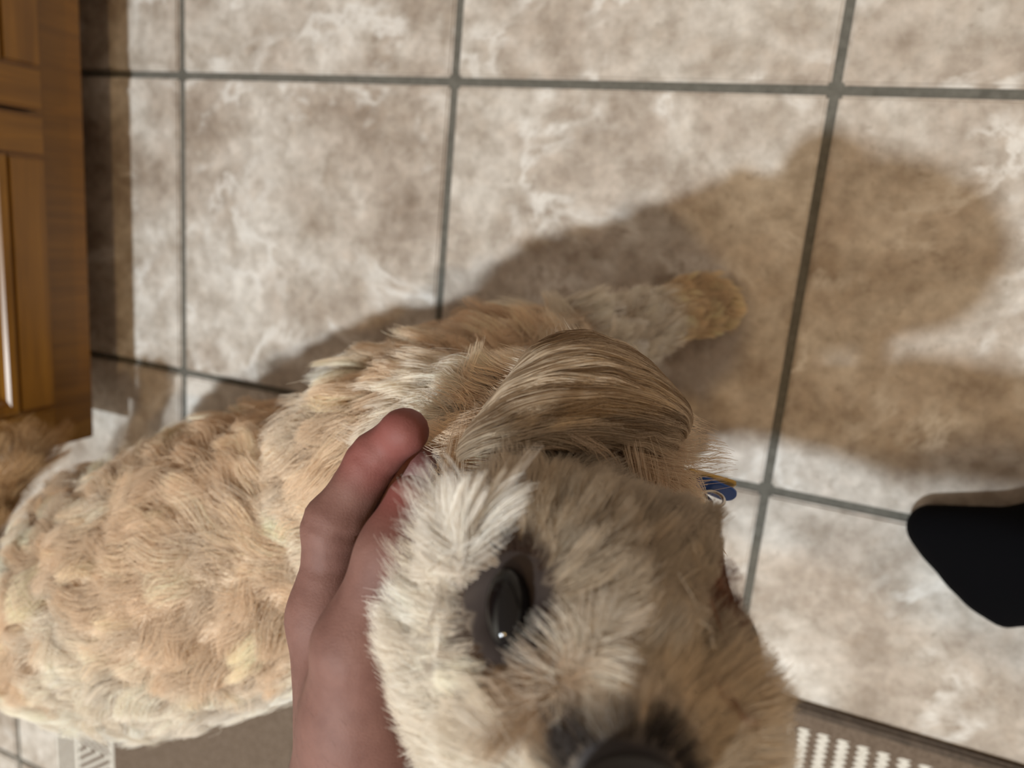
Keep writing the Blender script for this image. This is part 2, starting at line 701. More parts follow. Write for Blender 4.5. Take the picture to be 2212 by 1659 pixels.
def f_legs(P):
    d = chain(P, [sho_l, elb_l, paw_l + (elb_l - paw_l) * 0.25], [0.045, 0.024, 0.019], 0.02)
    d = smin(d, sd_ell(P, paw_l, (0.030, 0.022, 0.020)), 0.015)
    e = chain(P, [AP(-0.24, -0.085, 0.18), AP(-0.22, -0.10, 0.10), paw_r + UPZ * 0.02], [0.045, 0.024, 0.019], 0.02)
    d = np.minimum(d, smin(e, sd_ell(P, paw_r, (0.030, 0.022, 0.020)), 0.015))
    for s in (-1, 1):
        q = -0.047 + s * 0.062
        e = chain(P, [AP(-0.64, q, 0.19), AP(-0.60, q, 0.13), AP(-0.70, q, 0.085), AP(-0.675, q, 0.03)], [0.062, 0.040, 0.022, 0.019], 0.02)
        e = smin(e, sd_ell(P, AP(-0.66, q, 0.021), (0.034, 0.023, 0.020), BASIS), 0.015)
        d = np.minimum(d, e)
    return d


TAIL = [AP(-0.745, -0.04, 0.255), AP(-0.795, -0.01, 0.265), AP(-0.805, 0.045, 0.235), atz(35, 985, 0.185), atz(78, 985, 0.165)]


def f_tail(P):
    return chain(P, TAIL, [0.022, 0.017, 0.015, 0.012, 0.007], 0.02)


def f_dog(P):
    d = smin(f_trunk(P), f_legs(P), 0.03)
    d = smin(d, f_neck(P), 0.045)
    d = smin(d, f_tail(P), 0.02)
    d = smin(d, f_head(P), 0.018)
    return smax(d, np.where(P[:, 1] < RYT + 0.01, 0.0085, 0.0) - P[:, 2], 0.004)


# --- the hand that holds the dog (its shape is needed here: fur and flesh give way to it)
IDX = [atd(700, 1330, 0.288), atd(722, 1135, 0.288), atd(806, 992, 0.288), atd(876, 930, 0.284)]
THM = [atd(785, 1560, 0.270), atd(775, 1395, 0.258), atd(850, 1190, 0.258), atd(888, 1080, 0.264)]
MID = [atd(715, 1350, 0.304), atd(765, 1150, 0.306), atd(850, 1040, 0.306), atd(910, 1005, 0.302)]
RNG = [atd(735, 1370, 0.318), atd(785, 1190, 0.320), atd(865, 1100, 0.320), atd(920, 1070, 0.316)]
PNK = [atd(755, 1400, 0.330), atd(805, 1260, 0.332), atd(870, 1190, 0.331), atd(915, 1160, 0.328)]
WR = atd(775, 1740, 0.285)
WR2 = atd(790, 1740, 0.308)
ELB = np.array([0.20, -0.265, 0.63])


def f_hand(P):
    d = chain(P, IDX, [0.0125, 0.0108, 0.0096, 0.0086], 0.004)
    for ch, r in ((MID, [0.0125, 0.0108, 0.0096, 0.0085]), (RNG, [0.012, 0.010, 0.009, 0.008]), (PNK, [0.0105, 0.009, 0.008, 0.007])):
        d = smin(d, chain(P, ch, r, 0.004), 0.003)
    # index knuckles and finger pad
    d = smin(d, sd_ell(P, IDX[1], (0.0112, 0.0112, 0.0112)), 0.006)
    d = smin(d, sd_ell(P, atd(872, 934, 0.279), (0.0092, 0.0085, 0.0085)), 0.004)
    palm = sd_cone(P, IDX[0], WR, 0.0135, 0.022)
    for ch, r in ((MID, 0.014), (RNG, 0.0135), (PNK, 0.012)):
        palm = smin(palm, sd_cone(P, ch[0], WR2, r, 0.022), 0.012)
    d = smin(d, palm, 0.008)
    th = chain(P, THM, [0.019, 0.0150, 0.0115, 0.0090], 0.008)
    th = smin(th, sd_cone(P, THM[0], WR, 0.019, 0.022), 0.02)
    d = smin(d, th, 0.009)
    # soft creases around the index joints
    for q, w in ((IDX[1], unit(IDX[2] - IDX[0])), (IDX[2], unit(IDX[3] - IDX[1])), (IDX[0] * 0.45 + IDX[1] * 0.55, unit(IDX[1] - IDX[0]))):
        ax = (P - q.astype(np.float32)) @ w.astype(np.float32)
        r2 = np.sqrt((((P - q.astype(np.float32)) - ax[:, None] * w.astype(np.float32)) ** 2).sum(1))
        d = d + 0.0011 * np.exp(-(ax / 0.0011) ** 2) * (r2 < 0.016)
    arm = chain(P, [(WR + WR2) / 2, (WR + WR2) / 2 + (ELB - WR) * 0.35, ELB], [0.027, 0.036, 0.041], 0.02)
    return smin(d, arm, 0.02)



def surf(u, v, fn, d0=0.1, d1=0.7):                 # first meeting of the view ray with a body
    t = np.linspace(d0, d1, 1200)
    P = (CPOS + ray(u, v)[None] * t[:, None]).astype(np.float32)
    k = np.argmax(fn(P) < 0)
    return P[k].astype(float)


EYES = [surf(1092, 1310, f_head), surf(1600, 1385, f_head)]


def f_body(P):
    d = f_dog(P)
    for e in EYES:                                  # sockets
        d = smax(d, -(np.sqrt(((P - np.asarray(e, np.float32)) ** 2).sum(1)) - 0.0075), 0.005)
    near = d < 0.02
    if near.any():
        d[near] = smax(d[near], 0.0045 - f_hand(P[near]), 0.004)
    return d


def eye_axes(e):
    n = grad(f_head, e[None])[0]
    r_ = unit(IM_R - (IM_R @ n) * n)
    return r_, np.cross(n, r_), n


def eye_dist(P, e):                                  # distance from the eye, narrower across than along
    r_, u_, n = eye_axes(e)
    v_ = P - e
    return np.sqrt(((v_ @ r_) / 0.68) ** 2 + (v_ @ u_) ** 2 + (v_ @ n) ** 2)


def mat_coat():
    k = N('dog_coat')
    a = k.n('ShaderNodeAttribute', attribute_name='coat_color', attribute_type='GEOMETRY')
    ci = k.n('ShaderNodeHairInfo')
    g = k.ramp(ci.outputs['Intercept'], [(0.0, (0.58, 0.51, 0.45)), (0.5, (0.92, 0.90, 0.87)), (1.0, (1.08, 1.08, 1.08))])  # lighter tips; roots darkened further to paint depth shade between locks
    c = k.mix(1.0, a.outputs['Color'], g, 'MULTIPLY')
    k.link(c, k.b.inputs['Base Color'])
    k.set(Roughness=0.62)
    k.b.inputs['Specular IOR Level'].default_value = 0.25
    tr = k.n('ShaderNodeBsdfTranslucent')
    k.link(c, tr.inputs[0])
    mx = k.n('ShaderNodeMixShader')
    mx.inputs[0].default_value = 0.35
    k.link(k.b.outputs[0], mx.inputs[1])
    k.link(tr.outputs[0], mx.inputs[2])
    k.link(mx.outputs[0], k.t.nodes['Material Output'].inputs[0])
    return k.m


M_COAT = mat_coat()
_k = N('dog_skin')
_k.set(Roughness=0.85)
_a = _k.n('ShaderNodeAttribute', attribute_name='skin_color', attribute_type='GEOMETRY')
_k.link(_a.outputs['Color'], _k.b.inputs['Base Color'])
M_SKIN = _k.m
V, Q = surface_nets(f_body, (-0.86, -0.60, 0.0), (0.09, 0.03, 0.57), 0.005)
dog = mesh_obj('dog', V, Q, M_SKIN)
tag(dog, 'small cream and apricot curly-coated dog standing on the tiles, looking up', 'dog')

skc = np.tile(np.array([0.62, 0.50, 0.38]), (len(V), 1))
for e in EYES:
    skc = blend(skc, np.array([0.025, 0.016, 0.014]), 1 - sstep(0.019, 0.027, eye_dist(V, e)))
skc = blend(skc, np.array([0.03, 0.026, 0.028]), 1 - sstep(0.011, 0.018, np.linalg.norm(V - NOSE, axis=1)))
_at = dog.data.attributes.new('skin_color', 'FLOAT_VECTOR', 'POINT')
_at.data.foreach_set('vector', skc.astype(np.float32).ravel())

# --- coat
NB = 200000
P = sample_surface(V, Q, NB)
P = P[f_hand(P.astype(np.float32)) > 0.004]
dh = f_head(P.astype(np.float32))
dt = np.minimum(f_trunk(P.astype(np.float32)), f_legs(P.astype(np.float32)))
dn = f_neck(P.astype(np.float32))
tl = f_tail(P.astype(np.float32)) < 0.004
lg = f_legs(P.astype(np.float32)) < 0.003
is_head = (dh < 0.004) & (dh < dn - 0.0)
Pb, tlb, lgb, dnb = P[~is_head], tl[~is_head], lg[~is_head], dn[~is_head]
Nb = grad(f_dog, Pb)
aa, pp = Pb @ A0, Pb @ P0
flow = -A0[None] * 1.0 - UPZ[None] * 0.45 + 0.9 * vnoise(Pb, 14) + 0.5 * vnoise(Pb + 3, 40)
flow[lgb & (Pb[:, 2] < 0.13)] += np.array([0, 0, -1.2])
flow[tlb] = unit(TAIL[4] - TAIL[2])[None] + 0.5 * vnoise(Pb[tlb], 30)
apr = np.array([0.84, 0.68, 0.52])
crm = np.array([0.95, 0.87, 0.76])
tone = sstep(-0.35, 0.45, vnoise(Pb + 9, 16)[:, 0] + 0.5 * vnoise(Pb, 45)[:, 1])
col = blend(apr, crm, tone)
col = blend(col, np.array([0.97, 0.93, 0.87]), 0.85 * sstep(-0.085, -0.14, pp + 0.02 * vnoise(Pb, 20)[:, 2]))  # lower flank paler: white fur, with lamplight painted into the colour
col[lgb & (Pb[:, 2] < 0.17)] = np.array([0.92, 0.87, 0.78])
col[tlb] = np.array([0.55, 0.37, 0.20])
pawm = np.linalg.norm(Pb - paw_l, axis=1) < 0.045
col[pawm] = np.array([0.86, 0.70, 0.48])
length = np.full(len(Pb), 0.034)
length[dnb < 0.004] = 0.034
length[lgb & (Pb[:, 2] < 0.15)] = 0.016
length = length * (0.35 + 0.65 * sstep(0.025, 0.06, np.linalg.norm(Pb - THROAT, axis=1)))
length[tlb] = 0.038
lift = np.full(len(Pb), 0.42)
lift[lgb] = 0.35
lift[dnb < 0.004] = 0.6
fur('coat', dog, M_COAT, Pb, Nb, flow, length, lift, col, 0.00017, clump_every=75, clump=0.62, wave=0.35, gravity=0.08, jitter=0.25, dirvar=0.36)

nr = unit(IM_R - (IM_R @ HEADFWD) * HEADFWD)
nu = np.cross(HEADFWD, nr)


def f_nose(P):
    d = sd_ell(P, NOSE + HEADFWD * 0.004, (0.0130, 0.0095, 0.0085), np.stack([nr, nu, HEADFWD]))
    for s in (-1, 1):
        d = smin(d, sd_ell(P, NOSE + HEADFWD * 0.006 + nr * s * 0.0065 - nu * 0.002, (0.0055, 0.0055, 0.005), np.stack([nr, nu, HEADFWD])), 0.004)
    for s in (-1, 1):                                # nostrils
        d = smax(d, -sd_ell(P, NOSE + HEADFWD * 0.0125 + nr * s * 0.0052 - nu * 0.002, (0.0022, 0.0032, 0.006), np.stack([nr, nu, HEADFWD])), 0.0015)
    return d


# --- face and skull hair
PH = sample_surface(V, Q, 150000, lambda c: ((f_head(c.astype(np.float32)) < 0.005) & (f_neck(c.astype(np.float32)) > -0.002)).astype(float) + 1e-9)
ok = np.ones(len(PH), bool)
for e in EYES:
    ok &= eye_dist(PH, e) > 0.0122
ok &= f_hand(PH.astype(np.float32)) > 0.002
ok &= f_nose(PH.astype(np.float32)) > 0.0008
PH = PH[ok][:120000]
NH = grad(f_dog, PH)
fl = (PH - (NOSE + 0.004 * IM_N)) + 0.0
fl = unit(fl)
fl = fl - 0.35 * IM_U[None] * sstep(0.0, 0.03, ((PH - HC2) @ -IM_U))[:, None]
fl = fl + 0.55 * vnoise(PH, 22) + 0.3 * vnoise(PH + 5, 60)
for e in EYES:                                       # hair parts around the eyes
    v_ = PH - e
    fl = fl + unit(v_) * (1.5 * (1 - sstep(0.012, 0.036, np.linalg.norm(v_, axis=1))))[:, None]
tone = sstep(-0.4, 0.5, vnoise(PH + 2, 30)[:, 0] + 0.6 * vnoise(PH, 80)[:, 1])
colh = blend(np.array([0.70, 0.60, 0.47]), np.array([0.92, 0.87, 0.80]), tone)
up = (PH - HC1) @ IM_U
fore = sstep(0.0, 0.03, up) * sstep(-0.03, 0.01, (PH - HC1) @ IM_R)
colh = blend(colh, np.array([0.50, 0.435, 0.36]), 0.8 * fore)  # forehead's shade painted in as darker grey-tan hair
colh = blend(colh, np.array([0.96, 0.93, 0.89]), 0.5 * sstep(-0.012, -0.034, (PH - HC2) @ IM_R))  # lamplight on this cheek painted in as whiter hair
for e in EYES:                                       # dark rims and tear stains
    de = eye_dist(PH, e)
    colh = blend(colh, np.array([0.06, 0.036, 0.028]), 1 - sstep(0.0140, 0.0200, de))
    st = e - IM_U * 0.0125 - IM_R * 0.0035
    colh = blend(colh, np.array([0.10, 0.055, 0.032]), 0.95 * (1 - sstep(0.004, 0.010, np.linalg.norm(PH - st, axis=1))))
stain = sd_cone(PH.astype(np.float32), atd(1130, 1430, 0.19), atd(1190, 1590, 0.165), 0.002, 0.004)
colh = blend(colh, np.array([0.36, 0.22, 0.11]), 0.8 * (1 - sstep(0.0, 0.008, stain)))
dnz = np.linalg.norm(PH - NOSE, axis=1)
colh = blend(colh, np.array([0.060, 0.052, 0.052]), 1 - sstep(0.0100, 0.0160, dnz + 0.005 * vnoise(PH, 90)[:, 0]))
lenh = 0.009 + 0.013 * sstep(0.014, 0.03, dnz) + 0.014 * sstep(0.03, 0.08, dnz)
lenh = lenh * (1 - 0.45 * fore)
for e in EYES:
    lenh = lenh * (0.27 + 0.73 * sstep(0.013, 0.036, eye_dist(PH, e)))
de2 = np.linalg.norm(PH - EYES[1], axis=1)
colh = blend(colh, np.array([0.16, 0.075, 0.045]), 0.85 * (1 - sstep(0.008, 0.022, de2)))
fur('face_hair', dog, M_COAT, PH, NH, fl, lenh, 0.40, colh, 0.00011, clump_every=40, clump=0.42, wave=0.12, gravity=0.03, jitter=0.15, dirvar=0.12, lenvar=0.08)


# --- pale tufts at brow and cheek that lie over the thumb
def tuft(u, v, reach, flow, ln, n, colour):
    q_ = (V - CPOS) @ R
    uu, vv = 1106 + FPX * q_[:, 0] / -q_[:, 2], 829.5 - FPX * q_[:, 1] / -q_[:, 2]
    off = np.hypot(uu - u, vv - v) + 4000 * np.maximum(-q_[:, 2] - 0.18, 0) + 1e4 * (f_head(V.astype(np.float32)) > 0.006)
    c = V[np.argmin(off)]
    Pt = sample_surface(V, Q, n, lambda q: (np.linalg.norm(q - c, axis=1) < reach).astype(float) + 1e-9)
    Nt = grad(f_dog, Pt)
    fur('face_hair', dog, M_COAT, Pt, Nt, np.tile(flow, (n, 1)) + 0.35 * vnoise(Pt, 60), np.full(n, ln), 0.35, np.tile(colour, (n, 1)), 0.00010, clump_every=70, clump=0.6, wave=0.15, gravity=0.0, jitter=0.15, dirvar=0.15)


tuft(965, 1105, 0.014, -IM_R * 0.60 + IM_U * 0.80 + IM_N * 0.1, 0.024, 5000, np.array([0.92, 0.88, 0.83]))
tuft(945, 1200, 0.013, -IM_R * 0.8 + IM_U * 0.45, 0.015, 3500, np.array([0.90, 0.85, 0.79]))
tuft(905, 1360, 0.015, -IM_R * 0.9 + IM_U * 0.35, 0.016, 4000, np.array([0.90, 0.85, 0.78]))
tuft(980, 1530, 0.018, -IM_R * 0.9 + IM_U * 0.15, 0.014, 4000, np.array([0.90, 0.83, 0.74]))
tuft(1556, 1385, 0.010, IM_R * 0.8 + IM_U * 0.7, 0.016, 1600, np.array([0.20, 0.085, 0.05]))
tuft(1500, 1245, 0.009, IM_R * 1.0 + IM_U * 0.35, 0.014, 350, np.array([0.20, 0.075, 0.045]))
tuft(1585, 1470, 0.009, IM_R * 0.9 + IM_U * 0.4, 0.012, 900, np.array([0.30, 0.17, 0.11]))

def f_foreleg(P):
    return chain(P, [elb_l, paw_l], [0.026, 0.024], 0.02)


Pt = sample_surface(V, Q, 16000, lambda q: ((f_foreleg(q.astype(np.float32)) < 0.010) & (q[:, 2] < 0.17)).astype(float) + 1e-9)
near_paw = 1 - sstep(0.040, 0.062, np.linalg.norm(Pt - paw_l, axis=1))
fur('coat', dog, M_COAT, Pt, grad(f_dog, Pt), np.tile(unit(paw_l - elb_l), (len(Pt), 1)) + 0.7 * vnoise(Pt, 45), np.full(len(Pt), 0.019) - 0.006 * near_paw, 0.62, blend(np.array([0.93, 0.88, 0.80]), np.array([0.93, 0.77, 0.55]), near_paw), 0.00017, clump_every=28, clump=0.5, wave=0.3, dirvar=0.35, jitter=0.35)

ck = atd(960, 860, 0.352)                            # nape hair that falls over the collar
Pt = sample_surface(V, Q, 7000, lambda q: (np.linalg.norm(q - ck, axis=1) < 0.038).astype(float) + 1e-9)
fur('coat', dog, M_COAT, Pt, grad(f_dog, Pt), np.tile(-A0 - 0.2 * UPZ, (len(Pt), 1)) + 0.5 * vnoise(Pt, 30), np.full(len(Pt), 0.032), 0.75, np.tile([0.90, 0.82, 0.72], (len(Pt), 1)), 0.00015, clump_every=60, clump=0.6, wave=0.3, dirvar=0.3)

# --- ears
M_EARSKIN = plain('ear_skin', (0.40, 0.27, 0.19), 0.8)


def lag(pts, s):                                   # smooth curve through five points
    k = len(pts)
    x = np.linspace(0, 1, k)
    out = 0
    for i in range(k):
        b = np.ones_like(s)
        for j in range(k):
            if j != i:
                b = b * (s - x[j]) / (x[i] - x[j])
        out = out + b[..., None] * pts[i]
    return out


def ear(up_, mid_, low_, bulge, n_hair, seed, cdark, clight):
    U, Mm, L = [[atd(*q) for q in g] for g in (up_, mid_, low_)]

    def G(w, s):
        a, b, c = lag(U, s), lag(Mm, s), lag(L, s)
        wu, wm, wl = w * (w + 1) / 2, 1 - w * w, w * (w - 1) / 2
        return a * wu[..., None] + b * wm[..., None] + c * wl[..., None]
    ws, ss = np.linspace(-0.92, 0.92, 15), np.linspace(0.0, 0.86, 22)
    W, S_ = np.meshgrid(ws, ss, indexing='ij')
    W2 = W * np.clip((1.02 - S_) * 3.2, 0, 1) * np.clip(S_ * 3 + 0.55, 0, 1)
    C0 = G(W2, S_)
    nrm = unit(np.cross(np.gradient(C0, axis=1), np.gradient(C0, axis=0)))
    if (nrm[7, 10] @ IM_N) < 0:
        nrm = -nrm
    th = (0.0045 * np.sqrt(np.clip(1 - (W / 0.95) ** 2, 0, 1)))[..., None]
    top, bot = C0 + nrm * th - nrm * 0.004, C0 - nrm * th - nrm * 0.006
    m, n = len(ws), len(ss)
    vs = list(top.reshape(-1, 3)) + list(bot.reshape(-1, 3))
    fs = []
    o2 = m * n
    for i in range(m - 1):
        for j in range(n - 1):
            a, b, c, d = i * n + j, (i + 1) * n + j, (i + 1) * n + j + 1, i * n + j + 1
            fs += [(a, d, c, b), (a + o2, b + o2, c + o2, d + o2)]
    for i in range(m - 1):
        for j in (0, n - 1):
            a, b = i * n + j, (i + 1) * n + j
            fs.append((a, b, b + o2, a + o2))
    for j in range(n - 1):
        for i in (0, m - 1):
            a, b = i * n + j, i * n + j + 1
            fs.append((a, b, b + o2, a + o2))
    o = mesh_obj('ear', vs, fs, M_EARSKIN, dog)
    # combed hair: locks that follow the flap from its root and curl in at the end
    seg = 11
    locks = n_hair // 75
    lw = rng.uniform(-1, 1, locks)
    ls0 = np.clip(rng.uniform(-0.18, 0.6, locks), -0.10, 1)
    ls1 = np.clip(ls0 + rng.uniform(0.42, 0.8, locks), 0, 0.94 + 0.14 * rng.random(locks))
    ldep = rng.uniform(-0.005, 0.0085, locks)
    ltone = sstep(0.1, 0.9, rng.random(locks))
    lcur = rng.normal(size=locks) * 0.17
    own = rng.integers(0, locks, n_hair)
    t = np.linspace(0, 1, seg)[None]
    s0 = ls0[own] + 0.05 * rng.normal(size=n_hair)
    s1 = ls1[own] + 0.085 * rng.normal(size=n_hair)
    S = np.clip(s0[:, None] + (s1 - s0)[:, None] * t, -0.06, 1.14)
    spread = rng.normal(size=n_hair) * 0.075
    Wt = lw[own][:, None] * (1 - 0.12 * t) + spread[:, None] * (1 - 0.62 * t) + lcur[own][:, None] * t * t
    Wt = np.clip(Wt, -1.12, 1.12)
    g = G(Wt, S)
    dep = ldep[own][:, None] * (0.4 + 0.6 * t) + 0.0012 * rng.normal(size=(n_hair, 1)) + bulge * (1 - np.clip(Wt, -1, 1) ** 2) * np.sin(np.clip(S, 0, 1) * 3.0)
    g = g + IM_N[None, None] * dep[..., None]
    g += 0.0008 * vnoise(g.reshape(-1, 3) + seed, 120).reshape(g.shape)
    cv = bpy.data.hair_curves.new('ear_hair')
    cv.add_curves([seg] * n_hair)
    cv.points.foreach_set('position', g.astype(np.float32).ravel())
    cv.points.foreach_set('radius', (0.00013 * np.linspace(1, 0.35, seg)[None] * np.ones((n_hair, 1))).astype(np.float32).ravel())
    at = cv.attributes.new('coat_color', 'FLOAT_VECTOR', 'CURVE')
    ce = blend(cdark, clight, ltone[own] + 0.12 * rng.normal(size=n_hair))
    at.data.foreach_set('vector', np.clip(ce, 0.01, 0.95).astype(np.float32).ravel())
    cv.materials.append(M_COAT)
    h = bpy.data.objects.new('ear_hair', cv)
    COL.objects.link(h)
    h.parent = o
    h['kind'] = 'stuff'
    return o


E_D, E_L = np.array([0.33, 0.235, 0.150]), np.array([0.80, 0.69, 0.55])
ear([(1110, 800, .287), (1180, 738, .285), (1300, 728, .296), (1405, 790, .310), (1462, 868, .322)],
    [(1030, 905, .270), (1150, 838, .268), (1300, 822, .278), (1425, 858, .296), (1482, 908, .312)],
    [(1005, 985, .268), (1110, 958, .268), (1260, 950, .274), (1385, 962, .290), (1448, 975, .306)], 0.008, 42000, 0.0, E_D, E_L)
ear([(1470, 1360, .262), (1480, 1340, .275), (1490, 1330, .29), (1500, 1330, .31), (1500, 1335, .33)],
    [(1470, 1400, .262), (1490, 1400, .275), (1500, 1400, .29), (1510, 1400, .31), (1510, 1400, .33)],
    [(1470, 1440, .262), (1480, 1450, .275), (1490, 1460, .29), (1500, 1460, .31), (1500, 1455, .33)], 0.002, 5000, 7.0, E_D, E_L)

# --- eyes and nose
M_EYE = plain('eye_dark', (0.004, 0.004, 0.005), 0.08, Specular_IOR_Level=0.35)
M_NOSE = N('nose_leather')
_g = M_NOSE.n('ShaderNodeNewGeometry')
_n = M_NOSE.noise(_g.outputs['Position'], 900, 2, 0.5)
M_NOSE.set(Base_Color=(0.012, 0.010, 0.011), Roughness=0.42)
M_NOSE.bump(_n, 0.4, 0.0006)
M_NOSE = M_NOSE.m


def ball(name, c, r, B, mat, parent, seg=32):
    bm = bmesh.new()
    bmesh.ops.create_uvsphere(bm, u_segments=seg, v_segments=seg // 2, radius=1.0)
    for v in bm.verts:
        q = np.array(v.co) * np.asarray(r)
        v.co = Vector(np.asarray(c) + q @ np.asarray(B))
    return bm_obj(name, bm, mat, parent, True)


for e in EYES:
    r_, u_, n = eye_axes(e)
    ball('eye', e - n * 0.0018, (0.0060, 0.0112, 0.0070), np.stack([r_, u_, n]), M_EYE, dog)
Vn, Qn = surface_nets(f_nose, NOSE - 0.022, NOSE + 0.022, 0.0009)
mesh_obj('nose', Vn, Qn, M_NOSE, dog)

# ------------------------------------------------------------------ collar with tags
NAX = unit(NECK1 - NECK0)
CC = NECK0 + (NECK1 - NECK0) * 0.86
TAGP = atd(1475, 1062, 0.374)
NAX = unit(NAX - 0.75 * ((TAGP - CC) @ NAX) / np.linalg.norm(TAGP - CC) * unit(TAGP - CC))   # the band sags towards the tags
CF = unit((TAGP - CC) - ((TAGP - CC) @ NAX) * NAX)
CS = np.cross(NAX, CF)
M_RED = N('red_webbing')
_g = M_RED.n('ShaderNodeNewGeometry')
_n = M_RED.noise(_g.outputs['Position'], 700, 2, 0.5)
M_RED.set(Base_Color=(0.24, 0.022, 0.020), Roughness=0.75)
M_RED.bump(_n, 0.4, 0.001)
M_RED = M_RED.m
M_STEEL = plain('polished_steel', (0.62, 0.60, 0.57), 0.16, 1.0)
M_BRASS = plain('brass_plate', (0.50, 0.33, 0.10), 0.38, 0.85)
M_BLUE = plain('blue_enamel', (0.012, 0.075, 0.34), 0.3)
collar = bpy.data.objects.new('dog_collar', None)
COL.objects.link(collar)
tag(collar, 'red dog collar with a steel ring, brass plate and blue tag at the throat', 'collar')
CR = 0.056


def ring_mesh(name, c, ax, e1, r1, r2, prof, mat, parent, n=72):
    e2 = np.cross(ax, e1)
    vs, fs = [], []
    m = len(prof)
    for i in range(n):
        t = 2 * math.pi * i / n
        out = e1 * math.cos(t) * r1 + e2 * math.sin(t) * r2
        o = unit(out)
        for dr, dz in prof:
            vs.append(c + out + o * dr + ax * dz)
    for i in range(n):
        for j in range(m):
            fs.append((i * m + j, ((i + 1) % n) * m + j, ((i + 1) % n) * m + (j + 1) % m, i * m + (j + 1) % m))
    return mesh_obj(name, vs, fs, mat, parent)


def circ(r, n=10):
    return [(r * math.cos(2 * math.pi * q / n), r * math.sin(2 * math.pi * q / n)) for q in range(n)]


NB_ = 96
th_ = 2 * np.pi * np.arange(NB_) / NB_
rr_ = np.linspace(0.03, 0.11, 321)
vs, fs = [], []
prof = [(0.0008, -0.007), (0.0024, -0.007), (0.0028, 0.0), (0.0024, 0.007), (0.0008, 0.007)]
rows = []
for dz in (-0.007, 0.0, 0.007):
    row = []
    for t in th_:
        dr = CF * math.cos(t) + CS * math.sin(t)
        d_ = f_body((CC + NAX * dz + dr[None] * rr_[:, None]).astype(np.float32))
        out_ = np.where(d_ < 0.0028)[0]
        row.append(rr_[min(out_.max() + 1 if len(out_) else 0, 320)])
    rows.append(row)
base_r = np.max(rows, 0)
base_r = np.minimum(base_r, 0.095)
for q in range(6):
    base_r = np.maximum(base_r, (np.roll(base_r, 1) + np.roll(base_r, -1)) / 2)
for t, r0 in zip(th_, base_r):
    dr = CF * math.cos(t) + CS * math.sin(t)
    for e, dz in prof:
        vs.append(CC + dr * (r0 + e) + NAX * dz)
m_ = len(prof)
for i in range(NB_):
    for j in range(m_):
        fs.append((i * m_ + j, ((i + 1) % NB_) * m_ + j, ((i + 1) % NB_) * m_ + (j + 1) % m_, i * m_ + (j + 1) % m_))
mesh_obj('band', vs, fs, M_RED, collar)
TG = atd(1528, 1062, 0.368)
ring_mesh('ring', atd(1538, 1078, 0.362), unit(IM_N + 0.3 * IM_R + 1.4 * IM_U), unit(IM_R), 0.0058, 0.0058, circ(0.0009), M_STEEL, collar, 40)
ring_mesh('ring', atd(1512, 1068, 0.366), unit(IM_U + 0.7 * IM_R + 0.2 * IM_N), unit(np.cross(unit(IM_U + 0.7 * IM_R + 0.2 * IM_N), IM_N)), 0.0065, 0.0075, circ(0.0012), M_STEEL, collar, 40)


def plate(name, c, e1, e2, w, h, t, mat, corner, hole=None):
    e1 = unit(e1)
    e2 = unit(e2 - (e2 @ e1) * e1)
    n = np.cross(e1, e2)
    pts = []
    for cx, cy, a0 in ((w - corner, h - corner, 0), (-w + corner, h - corner, 90), (-w + corner, -h + corner, 180), (w - corner, -h + corner, 270)):
        for q in range(7):
            a = math.radians(a0 + q * 15)
            pts.append((cx + corner * math.cos(a), cy + corner * math.sin(a)))
    k = len(pts)
    vs = []
    for s, ins in ((-1, 0.92), (-0.6, 1.0), (0.6, 1.0), (1, 0.92)):
        for x, y in pts:
            vs.append(c + e1 * x * ins + e2 * y * ins + n * s * t / 2)
    fs = [tuple(range(k - 1, -1, -1)), tuple(range(3 * k, 4 * k))]
    for l in range(3):
        for i in range(k):
            j = (i + 1) % k
            fs.append((l * k + i, l * k + j, (l + 1) * k + j, (l + 1) * k + i))
    return mesh_obj(name, vs, fs, mat, collar, False)


e1 = IM_R * 105 - IM_U * 30
plate('brass_plate', atd(1532, 1036, 0.372), e1, IM_U * 0.6 + IM_N * 1.0, 0.0128, 0.0055, 0.0022, M_BRASS, 0.0025)
plate('name_tag', atd(1545, 1056, 0.370), IM_R * 80 - IM_U * 34, IM_U * 0.75 + IM_N * 0.8, 0.0108, 0.0058, 0.0016, M_BLUE, 0.0052)

# ------------------------------------------------------------------ person: the hand that cups the dog's neck and the foot in a black sock
person = bpy.data.objects.new('person', None)
COL.objects.link(person)
person.location = (0.36, -0.26, 0)
PINV = Matrix.Translation(-Vector(person.location))
tag(person, 'person in a black sock whose bare hand cups the neck of the dog', 'person')

def mat_skin():
    k = N('hand_skin')
    geo = k.n('ShaderNodeNewGeometry')
    a = k.n('ShaderNodeAttribute', attribute_name='flush', attribute_type='GEOMETRY')
    n1 = k.noise(geo.outputs['Position'], 90, 4, 0.6)
    c = k.ramp(n1, [(0.3, (0.150, 0.072, 0.060)), (0.7, (0.20, 0.102, 0.085))])
    c = k.mix(a.outputs['Fac'], c, (0.21, 0.062, 0.056))
    k.link(c, k.b.inputs['Base Color'])
    k.set(Roughness=0.62)
    k.b.inputs['Specular IOR Level'].default_value = 0.3
    k.b.inputs['Subsurface Weight'].default_value = 0.12
    k.b.inputs['Subsurface Radius'].default_value = (0.006, 0.0025, 0.0015)
    k.b.inputs['Subsurface Scale'].default_value = 1.0
    n2 = k.noise(geo.outputs['Position'], 1100, 3, 0.6)
    k.bump(n2, 0.22, 0.0008)
    return k.m


